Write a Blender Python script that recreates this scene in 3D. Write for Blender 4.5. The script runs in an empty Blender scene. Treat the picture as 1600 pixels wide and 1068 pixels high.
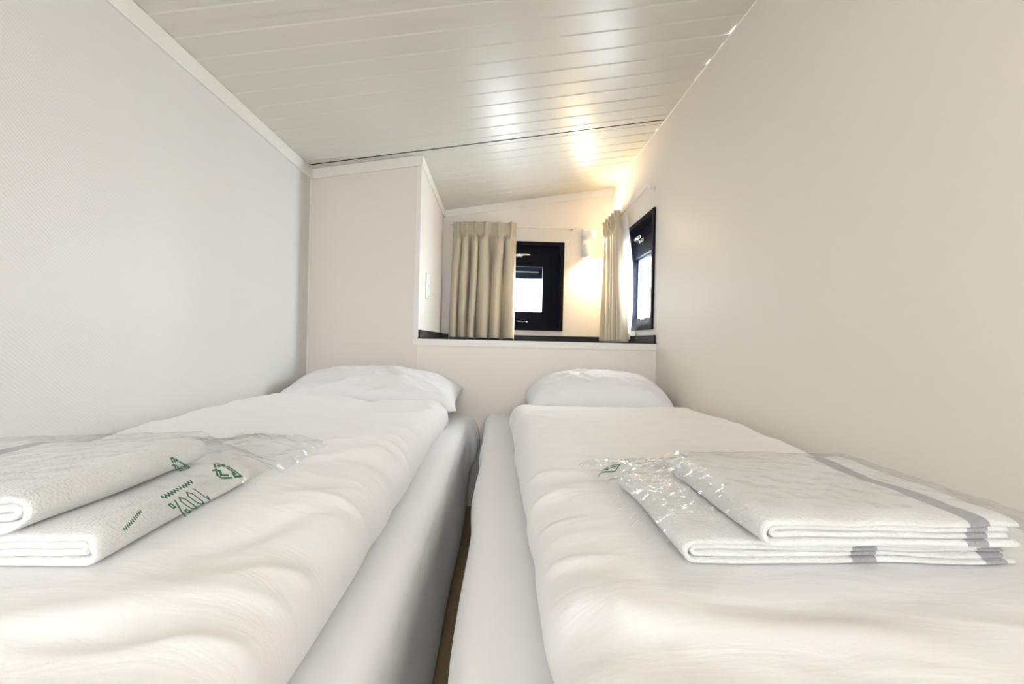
import bpy, bmesh, math, random
import numpy as np
from mathutils import Matrix, Vector
random.seed(7); np.random.seed(7)
S = bpy.context.scene
COL = S.collection
EYE = 0.92                      # camera height above the floor

# ------------------------------------------------------------------ camera
cam_d = bpy.data.cameras.new('camera'); cam = bpy.data.objects.new('camera', cam_d); COL.objects.link(cam)
cam_d.sensor_width = 36.0; cam_d.lens = 16.0; cam_d.clip_start = 0.02
cam.matrix_world = (Matrix.Translation((0, 0, EYE)) @ Matrix.Rotation(-math.atan(24/711), 4, 'Z')
                    @ Matrix.Rotation(math.pi/2 - 0.002, 4, 'X') @ Matrix.Rotation(0.0225, 4, 'Z'))
S.camera = cam

# ------------------------------------------------------------------ view, world
S.view_settings.view_transform = 'Standard'; S.view_settings.look = 'None'
S.view_settings.gamma = 1; S.view_settings.use_curve_mapping = False
S.view_settings.exposure = 0.46
W = bpy.data.worlds.new('sky'); S.world = W; W.use_nodes = True
bg = W.node_tree.nodes['Background']; bg.inputs[0].default_value = (0.88, 0.935, 1.0, 1); bg.inputs[1].default_value = 26.0
# hazy bright sky, brighter towards the sun side (right of the room)
_n, _l = W.node_tree.nodes, W.node_tree.links
_tc = _n.new('ShaderNodeTexCoord'); _dp = _n.new('ShaderNodeVectorMath'); _dp.operation = 'DOT_PRODUCT'; _dp.inputs[1].default_value = (0.92, 0.0, 0.39)
_mr = _n.new('ShaderNodeMapRange'); _mr.inputs['From Min'].default_value = 0.15; _mr.inputs['From Max'].default_value = 0.95
_mr.inputs['To Min'].default_value = 20.0; _mr.inputs['To Max'].default_value = 84.0
_l.new(_tc.outputs['Generated'], _dp.inputs[0]); _l.new(_dp.outputs['Value'], _mr.inputs['Value']); _l.new(_mr.outputs[0], bg.inputs[1])

def portal(name, loc, rot, sx, sy):
    l = bpy.data.lights.new(name, 'AREA'); l.shape = 'RECTANGLE'; l.size = sx; l.size_y = sy
    l.cycles.is_portal = True
    o = bpy.data.objects.new(name, l); COL.objects.link(o); o.location = loc; o.rotation_euler = rot
    return o
# daylight guides in the two niche windows and in the opening behind the camera (they add no light)
portal('portal_back', (0.145, 3.70, EYE+0.42), (math.radians(-90), 0, 0), 0.46, 0.40)
portal('portal_side', (1.02, 2.956, EYE+0.38), (math.radians(90), 0, math.radians(90)), 0.44, 0.46)
portal('portal_rear', (-0.05, -2.32, 1.30), (math.radians(90), 0, 0), 0.90, 0.64)

# warm fill light added under the ceiling, unseen behind the camera
l = bpy.data.lights.new('added_fill_light', 'AREA'); l.shape = 'DISK'; l.size = 0.36; l.energy = 2.0; l.color = (1.0, 0.90, 0.78)
o = bpy.data.objects.new('added_fill_light', l); COL.objects.link(o); o.location = (0.0, -1.10, EYE+1.02); o.rotation_euler = (0.25, 0, 0)

# ------------------------------------------------------------------ materials
def mat(name, col, rough=0.6, **k):
    m = bpy.data.materials.new(name); m.use_nodes = True
    b = m.node_tree.nodes['Principled BSDF']
    b.inputs['Base Color'].default_value = (*col, 1); b.inputs['Roughness'].default_value = rough
    for kk, v in k.items():
        b.inputs[kk.replace('_', ' ')].default_value = v
    return m
def nodes(m): return m.node_tree.nodes, m.node_tree.links, m.node_tree.nodes['Principled BSDF']
def add_bump(m, scale, strength, dist=0.002, kind='noise', stretch=(1, 1, 1), detail=3):
    n, l, b = nodes(m)
    tc = n.new('ShaderNodeTexCoord'); mp = n.new('ShaderNodeMapping'); mp.inputs['Scale'].default_value = stretch
    l.new(tc.outputs['Object'], mp.inputs[0])
    if kind == 'noise':
        t = n.new('ShaderNodeTexNoise'); t.inputs['Scale'].default_value = scale; t.inputs['Detail'].default_value = detail; out = t.outputs[0]
    else:
        t = n.new('ShaderNodeTexVoronoi'); t.inputs['Scale'].default_value = scale; out = t.outputs['Distance']
    l.new(mp.outputs[0], t.inputs['Vector'])
    bp = n.new('ShaderNodeBump'); bp.inputs['Strength'].default_value = strength; bp.inputs['Distance'].default_value = dist
    l.new(out, bp.inputs['Height'])
    if b.inputs['Normal'].links: l.new(b.inputs['Normal'].links[0].from_socket, bp.inputs['Normal'])
    l.new(bp.outputs[0], b.inputs['Normal'])
    return m

WALL = (0.83, 0.77, 0.70)
m_wall = add_bump(mat('painted_wall', WALL, 0.42), 60, 0.12, 0.001)
m_wallR = add_bump(mat('satin_wall', (0.84, 0.785, 0.715), 0.52, Specular_IOR_Level=0.4), 40, 0.10, 0.001)
m_wallL = mat('woven_wallpaper', (0.73, 0.713, 0.685), 0.45)
def weave(m, sx, sz, strength, dist):
    n, l, b = nodes(m)
    tc = n.new('ShaderNodeTexCoord'); sp = n.new('ShaderNodeSeparateXYZ'); l.new(tc.outputs['Object'], sp.inputs[0])
    def wave(src, f):
        a = n.new('ShaderNodeMath'); a.operation = 'MULTIPLY'; a.inputs[1].default_value = f; l.new(src, a.inputs[0])
        c = n.new('ShaderNodeMath'); c.operation = 'SINE'; l.new(a.outputs[0], c.inputs[0]); return c.outputs[0]
    w1 = wave(sp.outputs[1], sx); w2 = wave(sp.outputs[2], sz)
    p = n.new('ShaderNodeMath'); p.operation = 'MULTIPLY'; l.new(w1, p.inputs[0]); l.new(w2, p.inputs[1])
    bp = n.new('ShaderNodeBump'); bp.inputs['Strength'].default_value = strength; bp.inputs['Distance'].default_value = dist
    l.new(p.outputs[0], bp.inputs['Height']); l.new(bp.outputs[0], b.inputs['Normal'])
weave(m_wallL, 2*math.pi/0.012, 2*math.pi/0.010, 0.30, 0.0008)
m_trim = mat('white_trim', (0.82, 0.79, 0.74), 0.35)
m_closet = add_bump(mat('closet_panel', (0.77, 0.715, 0.655), 0.40), 60, 0.08, 0.001)
m_ceil = add_bump(mat('lacquered_ceiling', (0.69, 0.66, 0.595), 0.33), 9, 0.10, 0.004, stretch=(1, 2.5, 1), detail=1)
nodes(m_ceil)[2].inputs['Specular IOR Level'].default_value = 0.75
m_caulk = mat('caulk', (0.84, 0.81, 0.75), 0.5)
m_gap = mat('dark_joint', (0.05, 0.05, 0.05), 0.8)
m_dark = mat('dark_laminate', (0.012, 0.011, 0.011), 0.45, Specular_IOR_Level=0.25)
m_black = mat('black_aluminium', (0.006, 0.007, 0.012), 0.5, Specular_IOR_Level=0.06)
m_black2 = mat('black_sash', (0.005, 0.006, 0.012), 0.5, Specular_IOR_Level=0.06)
m_white = mat('white_plastic', (0.85, 0.84, 0.82), 0.3)
m_white_metal = mat('white_rod', (0.80, 0.79, 0.77), 0.3)
m_chrome = mat('satin_chrome', (0.75, 0.75, 0.76), 0.22, Metallic=1.0)
m_screen = mat('rolled_screen', (0.012, 0.02, 0.05), 0.5, Specular_IOR_Level=0.1)
m_rail = mat('light_aluminium_rail', (0.55, 0.57, 0.6), 0.35)

m_floor = mat('oak_floor', (0.40, 0.29, 0.15), 0.5)
def floor_nodes(m):
    n, l, b = nodes(m)
    tc = n.new('ShaderNodeTexCoord'); mp = n.new('ShaderNodeMapping'); mp.inputs['Scale'].default_value = (12, 1.2, 1)
    t = n.new('ShaderNodeTexNoise'); t.inputs['Scale'].default_value = 3; t.inputs['Detail'].default_value = 6
    r = n.new('ShaderNodeValToRGB'); r.color_ramp.elements[0].color = (0.33, 0.235, 0.115, 1); r.color_ramp.elements[1].color = (0.50, 0.38, 0.21, 1)
    l.new(tc.outputs['Object'], mp.inputs[0]); l.new(mp.outputs[0], t.inputs['Vector']); l.new(t.outputs[0], r.inputs[0]); l.new(r.outputs[0], b.inputs['Base Color'])
floor_nodes(m_floor)

def fabric(name, col, bump=400, st=0.15, rough=0.85, sheen=0.2):
    m = mat(name, col, rough); b = nodes(m)[2]; b.inputs['Sheen Weight'].default_value = sheen; b.inputs['Specular IOR Level'].default_value = 0.25
    return add_bump(m, bump, st, 0.0005)
m_duvet = fabric('duvet_cotton', (0.89, 0.88, 0.87))
m_sheet = fabric('sheet_cotton', (0.87, 0.86, 0.865))
m_pillow = fabric('pillow_cotton', (0.84, 0.835, 0.84))
add_bump(m_pillow, 7, 0.35, 0.012, detail=2)
m_matt = fabric('mattress_ticking', (0.75, 0.74, 0.72))
m_base = mat('bed_base_board', (0.55, 0.45, 0.30), 0.6)

def fine_wrinkles(m, stretch, strength, dist, scale=6):
    """soft cloth creases on top of the modelled ones"""
    n, l, b = nodes(m)
    tc = n.new('ShaderNodeTexCoord'); mp = n.new('ShaderNodeMapping'); mp.inputs['Scale'].default_value = stretch; mp.inputs['Rotation'].default_value = (0, 0, 0.25)
    t = n.new('ShaderNodeTexNoise'); t.inputs['Scale'].default_value = scale; t.inputs['Detail'].default_value = 4; t.inputs['Distortion'].default_value = 0.6
    l.new(tc.outputs['Object'], mp.inputs[0]); l.new(mp.outputs[0], t.inputs['Vector'])
    bp = n.new('ShaderNodeBump'); bp.inputs['Strength'].default_value = strength; bp.inputs['Distance'].default_value = dist
    l.new(t.outputs[0], bp.inputs['Height']); l.new(b.inputs['Normal'].links[0].from_socket, bp.inputs['Normal']); l.new(bp.outputs[0], b.inputs['Normal'])
fine_wrinkles(m_duvet, (1.0, 3.2, 1), 0.35, 0.008)
fine_wrinkles(m_sheet, (1.0, 0.5, 1), 0.10, 0.006)

def make_curtain_mat(name, col, trans):
    m = bpy.data.materials.new(name); m.use_nodes = True
    n, l, b = nodes(m)
    b.inputs['Base Color'].default_value = (*col, 1); b.inputs['Roughness'].default_value = 0.75
    b.inputs['Sheen Weight'].default_value = 0.3; b.inputs['Specular IOR Level'].default_value = 0.3
    tl = n.new('ShaderNodeBsdfTranslucent'); tl.inputs[0].default_value = (*[min(1, c*1.25) for c in col], 1)
    mx = n.new('ShaderNodeMixShader'); mx.inputs[0].default_value = trans
    o = n['Material Output']
    l.new(b.outputs[0], mx.inputs[1]); l.new(tl.outputs[0], mx.inputs[2]); l.new(mx.outputs[0], o.inputs[0])
    return add_bump(m, 500, 0.3, 0.0006)
m_curtain = make_curtain_mat('taupe_curtain_cloth', (0.60, 0.52, 0.39), 0.10)
m_lining = make_curtain_mat('white_curtain_lining', (0.85, 0.84, 0.80), 0.40)

def make_towel_mat(name, bands, axis=0):
    m = mat(name, (0.81, 0.80, 0.775), 0.95); n, l, b = nodes(m)
    b.inputs['Sheen Weight'].default_value = 0.5; b.inputs['Specular IOR Level'].default_value = 0.1
    tc = n.new('ShaderNodeTexCoord'); sp = n.new('ShaderNodeSeparateXYZ')
    nz = n.new('ShaderNodeTexNoise'); nz.inputs['Scale'].default_value = 14
    l.new(tc.outputs['Object'], nz.inputs['Vector'])
    l.new(tc.outputs['Object'], sp.inputs[0])
    w = n.new('ShaderNodeMath'); w.operation = 'MULTIPLY_ADD'; w.inputs[1].default_value = 0.02
    l.new(nz.outputs[0], w.inputs[0]); l.new(sp.outputs[axis], w.inputs[2])
    prev = None
    for (c, hw) in bands:
        s = n.new('ShaderNodeMath'); s.operation = 'SUBTRACT'; s.inputs[1].default_value = c + 0.01; l.new(w.outputs[0], s.inputs[0])
        a = n.new('ShaderNodeMath'); a.operation = 'ABSOLUTE'; l.new(s.outputs[0], a.inputs[0])
        t = n.new('ShaderNodeMath'); t.operation = 'LESS_THAN'; t.inputs[1].default_value = hw; l.new(a.outputs[0], t.inputs[0])
        if prev is None: prev = t.outputs[0]
        else:
            x = n.new('ShaderNodeMath'); x.operation = 'MAXIMUM'; l.new(prev, x.inputs[0]); l.new(t.outputs[0], x.inputs[1]); prev = x.outputs[0]
    mx = n.new('ShaderNodeMix'); mx.data_type = 'RGBA'; mx.inputs[6].default_value = (0.81, 0.80, 0.775, 1); mx.inputs[7].default_value = (0.36, 0.345, 0.36, 1)
    l.new(prev, mx.inputs[0]); l.new(mx.outputs[2], b.inputs['Base Color'])
    add_bump(m, 260, 0.9, 0.0022); add_bump(m, 30, 0.3, 0.004)
    return m

def schlick(n, l, f0, k):
    """two-sided reflectance of a thin sheet: f0 + k (1-cos)^5"""
    lw = n.new('ShaderNodeLayerWeight'); lw.inputs[0].default_value = 0.5
    p = n.new('ShaderNodeMath'); p.operation = 'POWER'; p.inputs[1].default_value = 5; l.new(lw.outputs['Facing'], p.inputs[0])
    a = n.new('ShaderNodeMath'); a.operation = 'MULTIPLY_ADD'; a.inputs[1].default_value = k; a.inputs[2].default_value = f0; l.new(p.outputs[0], a.inputs[0])
    return lw, a.outputs[0]
def make_film():
    m = bpy.data.materials.new('clear_plastic_film'); m.use_nodes = True
    n, l = m.node_tree.nodes, m.node_tree.links
    n.remove(n['Principled BSDF']); o = n['Material Output']
    tr = n.new('ShaderNodeBsdfTransparent'); tr.inputs[0].default_value = (0.97, 0.975, 0.98, 1)
    gl = n.new('ShaderNodeBsdfGlossy'); gl.inputs['Roughness'].default_value = 0.07
    fr, frout = schlick(n, l, 0.05, 0.36)
    tc = n.new('ShaderNodeTexCoord')
    vo = n.new('ShaderNodeTexVoronoi'); vo.inputs['Scale'].default_value = 38; vo.feature = 'F1'
    nz = n.new('ShaderNodeTexNoise'); nz.inputs['Scale'].default_value = 22; nz.inputs['Detail'].default_value = 5
    ad = n.new('ShaderNodeMath'); ad.operation = 'ADD'
    l.new(tc.outputs['Object'], vo.inputs['Vector']); l.new(tc.outputs['Object'], nz.inputs['Vector'])
    l.new(vo.outputs[0], ad.inputs[0]); l.new(nz.outputs[0], ad.inputs[1])
    bp = n.new('ShaderNodeBump'); bp.inputs['Strength'].default_value = 1.0; bp.inputs['Distance'].default_value = 0.006
    l.new(ad.outputs[0], bp.inputs['Height']); l.new(bp.outputs[0], gl.inputs['Normal']); l.new(bp.outputs[0], fr.inputs['Normal'])
    mx = n.new('ShaderNodeMixShader')
    l.new(frout, mx.inputs[0]); l.new(tr.outputs[0], mx.inputs[1]); l.new(gl.outputs[0], mx.inputs[2]); l.new(mx.outputs[0], o.inputs[0])
    return m
m_film = make_film()
m_green = mat('green_print', (0.03, 0.13, 0.07), 0.5)

def make_glass():
    m = bpy.data.materials.new('window_glass'); m.use_nodes = True
    n, l = m.node_tree.nodes, m.node_tree.links
    n.remove(n['Principled BSDF']); o = n['Material Output']
    tr = n.new('ShaderNodeBsdfTransparent'); tr.inputs[0].default_value = (0.95, 0.97, 0.97, 1)
    gl = n.new('ShaderNodeBsdfGlossy'); gl.inputs['Roughness'].default_value = 0.02
    fr, frout = schlick(n, l, 0.04, 0.9)
    mx = n.new('ShaderNodeMixShader')
    l.new(frout, mx.inputs[0]); l.new(tr.outputs[0], mx.inputs[1]); l.new(gl.outputs[0], mx.inputs[2]); l.new(mx.outputs[0], o.inputs[0])
    return m
m_glass = make_glass()
def emit(name, col, s):
    m = bpy.data.materials.new(name); m.use_nodes = True; b = nodes(m)[2]
    b.inputs['Base Color'].default_value = (*col, 1); b.inputs['Emission Color'].default_value = (*col, 1); b.inputs['Emission Strength'].default_value = s
    return m
m_bulb = emit('lamp_bulb', (1.0, 0.78, 0.50), 30.0)

# ------------------------------------------------------------------ mesh helpers
def link(name, me, m, parent=None, smooth=False):
    o = bpy.data.objects.new(name, me); COL.objects.link(o)
    if m is not None: me.materials.append(m)
    if smooth:
        for p in me.polygons: p.use_smooth = True
    if parent is not None: o.parent = parent
    return o
def from_bm(name, bm, m, parent=None, smooth=False):
    bmesh.ops.recalc_face_normals(bm, faces=bm.faces[:])
    me = bpy.data.meshes.new(name); bm.to_mesh(me); bm.free()
    return link(name, me, m, parent, smooth)
def empty(name, loc=(0, 0, 0), rz=0):
    o = bpy.data.objects.new(name, None); COL.objects.link(o); o.location = loc; o.rotation_euler = (0, 0, rz); o.empty_display_size = 0.1
    return o
def tag(o, label, cat, group=None):
    o['label'] = label; o['category'] = cat
    if group: o['group'] = group
    return o
def struct(o): o['kind'] = 'structure'; return o
def add_box(bm, x0, x1, y0, y1, z0, z1, bevel=0):
    r = bmesh.ops.create_cube(bm, size=1.0)
    vs = r['verts']
    for v in vs:
        v.co = Vector(((x0+x1)/2 + v.co.x*(x1-x0), (y0+y1)/2 + v.co.y*(y1-y0), (z0+z1)/2 + v.co.z*(z1-z0)))
    if bevel > 0:
        es = list({e for v in vs for e in v.link_edges})
        bmesh.ops.bevel(bm, geom=es, offset=bevel, segments=2, affect='EDGES', profile=0.5)
def box(name, m, x0, x1, y0, y1, z0, z1, bevel=0, parent=None):
    bm = bmesh.new(); add_box(bm, x0, x1, y0, y1, z0, z1, bevel); return from_bm(name, bm, m, parent)
def add_prism(bm, poly, axis, a0, a1):
    """poly: list of 2-D points; axis 'y': points are (x,z), extruded in y; axis 'x': points are (y,z)"""
    def P(p, a): return (p[0], a, p[1]) if axis == 'y' else ((a, p[0], p[1]) if axis == 'x' else (p[0], p[1], a))
    v0 = [bm.verts.new(P(p, a0)) for p in poly]; v1 = [bm.verts.new(P(p, a1)) for p in poly]
    n = len(poly)
    bm.faces.new(v0); bm.faces.new(v1[::-1])
    for i in range(n): bm.faces.new((v0[i], v1[i], v1[(i+1) % n], v0[(i+1) % n]))
def prism(name, m, poly, axis, a0, a1, parent=None):
    bm = bmesh.new(); add_prism(bm, poly, axis, a0, a1); return from_bm(name, bm, m, parent)
def add_tube(bm, pts, rad, seg=12, cap=True):
    pts = [Vector(p) for p in pts]; n = len(pts)
    rads = rad if isinstance(rad, (list, tuple)) else [rad]*n
    rings = []; up = None
    for i, p in enumerate(pts):
        t = (pts[min(i+1, n-1)] - pts[max(i-1, 0)]).normalized()
        if up is None:
            up = Vector((0, 0, 1)) if abs(t.z) < 0.9 else Vector((0, 1, 0))
        a = t.cross(up).normalized(); b = a.cross(t).normalized(); up = b
        rings.append([bm.verts.new(p + (a*math.cos(2*math.pi*k/seg) + b*math.sin(2*math.pi*k/seg))*rads[i]) for k in range(seg)])
    for i in range(n-1):
        for k in range(seg):
            bm.faces.new((rings[i][k], rings[i][(k+1) % seg], rings[i+1][(k+1) % seg], rings[i+1][k]))
    if cap: bm.faces.new(rings[0][::-1]); bm.faces.new(rings[-1])
def tube(name, m, pts, rad, parent=None, seg=12):
    bm = bmesh.new(); add_tube(bm, pts, rad, seg); return from_bm(name, bm, m, parent, True)
def grid_mesh(name, P, m, parent=None, close_v=False, smooth=True):
    """P: (nu, nv, 3) array"""
    nu, nv = P.shape[:2]
    idx = np.arange(nu*nv).reshape(nu, nv)
    a = idx[:-1, :-1].ravel(); b = idx[1:, :-1].ravel(); c = idx[1:, 1:].ravel(); d = idx[:-1, 1:].ravel()
    F = np.stack([a, b, c, d], 1)
    me = bpy.data.meshes.new(name); me.from_pydata(P.reshape(-1, 3).tolist(), [], F.tolist()); me.update()
    return link(name, me, m, parent, smooth)

# ------------------------------------------------------------------ noise
def _hash(ix, iy, s):
    h = (ix.astype(np.int64)*374761393 + iy.astype(np.int64)*668265263 + s*1274126177) & 0x7fffffff
    h = ((h ^ (h >> 13))*1274126177) & 0x7fffffff
    return ((h ^ (h >> 16)) & 0xffff)/65535.0*2 - 1
def vnoise(x, y, s=0):
    x = np.asarray(x, float); y = np.asarray(y, float)
    ix = np.floor(x); iy = np.floor(y); fx = x-ix; fy = y-iy
    ux = fx*fx*fx*(fx*(fx*6-15)+10); uy = fy*fy*fy*(fy*(fy*6-15)+10)
    a = _hash(ix, iy, s); b = _hash(ix+1, iy, s); c = _hash(ix, iy+1, s); d = _hash(ix+1, iy+1, s)
    return (a*(1-ux)+b*ux)*(1-uy) + (c*(1-ux)+d*ux)*uy
def fbm(x, y, s=0, o=3):
    r = 0; a = 1
    for i in range(o): r = r + a*vnoise(x*2**i, y*2**i, s+i*17); a *= 0.5
    return r
def ridge(x, y, s=0): return 1 - np.abs(vnoise(x, y, s))*2
def sstep(a, b, x):
    t = np.clip((x-a)/(b-a), 0, 1); return t*t*(3-2*t)

# ================================================================== ROOM
XL, XR = -1.037, 0.897          # inner faces of side walls
YC = 2.53                       # face of the boxed-out closet and of the wall under the niche
YB = 3.59                       # niche back wall
XC = -0.437                     # closet side face
YF = -2.25                      # wall behind the camera
SILL = EYE + 0.008
def zc(x): return EYE + 1.084 + 0.1644*x     # sloping ceiling

struct(box('floor', m_floor, XL-0.1, XR+0.1, YF-0.1, YC+0.02, -0.06, 0))
# left wall
struct(prism('wall_left', m_wallL, [(YF, 0), (YC+0.02, 0), (YC+0.02, zc(XL)), (YF, zc(XL))], 'x', XL-0.08, XL))
# right wall with the window opening
WY0, WY1, WZ0, WZ1 = 2.956-0.35, 2.956+0.35, EYE+0.10, EYE+0.775
bm = bmesh.new()
zt = zc(XR)
add_prism(bm, [(YF, 0), (WY0, 0), (WY0, zt), (YF, zt)], 'x', XR, XR+0.12)
add_prism(bm, [(WY1, 0), (YB, 0), (YB, zt), (WY1, zt)], 'x', XR, XR+0.12)
add_prism(bm, [(WY0, 0), (WY1, 0), (WY1, WZ0), (WY0, WZ0)], 'x', XR, XR+0.12)
add_prism(bm, [(WY0, WZ1), (WY1, WZ1), (WY1, zt), (WY0, zt)], 'x', XR, XR+0.12)
bmesh.ops.remove_doubles(bm, verts=bm.verts[:], dist=1e-5)
struct(from_bm('wall_right', bm, m_wallR))
# niche back wall with the window opening
BX0, BX1 = 0.145-0.35, 0.145+0.35
bm = bmesh.new()
def wpoly(x0, x1, z0, top=None):
    return [(x0, z0), (x1, z0), (x1, zc(x1) if top is None else top), (x0, zc(x0) if top is None else top)]
add_prism(bm, wpoly(XC-0.06, BX0, 0), 'y', YB, YB+0.12)
add_prism(bm, wpoly(BX1, XR+0.12, 0), 'y', YB, YB+0.12)
add_prism(bm, wpoly(BX0, BX1, 0, WZ0), 'y', YB, YB+0.12)
add_prism(bm, wpoly(BX0, BX1, WZ1), 'y', YB, YB+0.12)
struct(from_bm('wall_back', bm, m_wall))
# boxed-out closet left of the niche
struct(prism('wall_closet', m_closet, [(XL, 0), (XC, 0), (XC, zc(XC)), (XL, zc(XL))], 'y', YC, YB))
# low wall under the niche
struct(box('wall_niche', m_wall, XC, XR, YC, YC+0.08, 0, SILL-0.012))
# wall behind the camera; opening added to let sky light fill the room
bm = bmesh.new()
DX0, DX1, DZ0, DZ1 = -0.50, 0.40, 0.98, 1.62
add_prism(bm, wpoly(XL-0.08, DX0, 0), 'y', YF-0.1, YF); add_prism(bm, wpoly(DX1, XR+0.12, 0), 'y', YF-0.1, YF)
add_prism(bm, wpoly(DX0, DX1, 0, DZ0), 'y', YF-0.1, YF); add_prism(bm, wpoly(DX0, DX1, DZ1), 'y', YF-0.1, YF)
struct(from_bm('wall_front', bm, m_wall))

# ceiling: ribbed lacquered panels running across, sloping up to the right
def ceiling(name, y0, y1):
    per, rec = 0.106, 0.0026
    prof = []
    k = math.floor((y0-1.298)/per) - 1
    while True:
        a = 1.298 + k*per
        if a > y1: break
        for (yy, hh) in ((a-0.002, 0), (a+0.001, rec), (a+0.047, rec), (a+0.0525, 0)):
            prof.append((yy, hh))
        k += 1
    prof = [(y0, 0 if prof[0][0] > y0 else np.interp(y0, [p[0] for p in prof], [p[1] for p in prof]))] + [p for p in prof if y0 < p[0] < y1] + [(y1, np.interp(y1, [p[0] for p in prof], [p[1] for p in prof]))]
    xs = (XL-0.02, XR+0.02)
    bm = bmesh.new(); lo = []; hi = []
    for (yy, hh) in prof:
        lo.append([bm.verts.new((x, yy, zc(x)+hh)) for x in xs]); hi.append([bm.verts.new((x, yy, zc(x)+0.05)) for x in xs])
    for i in range(len(prof)-1):
        bm.faces.new((lo[i][0], lo[i][1], lo[i+1][1], lo[i+1][0])); bm.faces.new((hi[i][0], hi[i+1][0], hi[i+1][1], hi[i][1]))
        for s in (0, 1): bm.faces.new((lo[i][s], hi[i][s], hi[i+1][s], lo[i+1][s]))
    bm.faces.new((lo[0][0], hi[0][0], hi[0][1], lo[0][1])); bm.faces.new((lo[-1][0], lo[-1][1], hi[-1][1], hi[-1][0]))
    return struct(from_bm(name, bm, m_ceil))
ceiling('ceiling', YF-0.1, 2.468)
ceiling('ceiling_niche', 2.480, YB+0.12)
struct(prism('trim_1', m_gap, [(XL, zc(XL)+0.002), (XR, zc(XR)+0.002), (XR, zc(XR)+0.05), (XL, zc(XL)+0.05)], 'y', 2.468, 2.480))

# cover strips under the ceiling
T = 0.055
struct(prism('trim_2', m_trim, [(XL, zc(XL)-T), (XL+0.010, zc(XL)-T), (XL+0.012, zc(XL)-T+0.003), (XL+0.012, zc(XL)+0.0015), (XL, zc(XL))], 'y', YF, YC))
struct(prism('trim_3', m_trim, [(XL+0.012, zc(XL)-T+0.002), (XC+0.010, zc(XC)-T), (XC+0.010, zc(XC)), (XL+0.012, zc(XL)+0.001)], 'y', YC-0.010, YC))
struct(prism('trim_4', m_trim, [(XC, zc(XC)-T), (XC+0.010, zc(XC)-T), (XC+0.010, zc(XC)), (XC, zc(XC))], 'y', YC, YB))
struct(prism('trim_5', m_trim, [(XC+0.010, zc(XC)-T), (XR, zc(XR)-T), (XR, zc(XR)), (XC+0.010, zc(XC))], 'y', YB-0.010, YB))
# corner profile on the closet edge, strip under the sill, inside corner bead
struct(prism('trim_6', m_trim, [(XC-0.022, SILL), (XC+0.003, SILL), (XC+0.003, zc(XC)-T), (XC-0.022, zc(XC)-T)], 'y', YC-0.004, YC))
struct(box('trim_7', m_trim, XC-0.022, XR, YC-0.009, YC, SILL-0.042, SILL-0.006, 0.001))
struct(box('trim_8', m_trim, XL, XL+0.008, YC-0.006, YC, 0, zc(XL)-T))
# wavy caulk line where the right wall meets the ceiling
pts = []; 
for i in range(180):
    y = YF + (YB-YF)*i/179
    pts.append((XR-0.0005, y, zc(XR)-0.001 + 0.0012*float(vnoise(y*14, 0.3, 5))))
struct(tube('trim_9', m_caulk, pts, [0.0035+0.0012*float(vnoise(p[1]*23, 1.3, 9)) for p in pts], seg=6))
# dark niche board and the dark upstand round it
struct(box('trim_10', m_dark, XC, XR-0.0, YC-0.006, YB, SILL-0.006, SILL))
struct(box('baseboard_left', m_dark, XC, XC+0.012, YC+0.01, YB, SILL, SILL+0.044))
struct(box('baseboard_back', m_dark, XC+0.012, XR-0.012, YB-0.012, YB, SILL, SILL+0.040))
struct(box('baseboard_right', m_dark, XR-0.012, XR, YC+0.01, YB, SILL, SILL+0.044))
struct(box('trim_11', m_wall, XC, XR, YC+0.08, YB, SILL-0.10, SILL-0.006))

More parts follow.
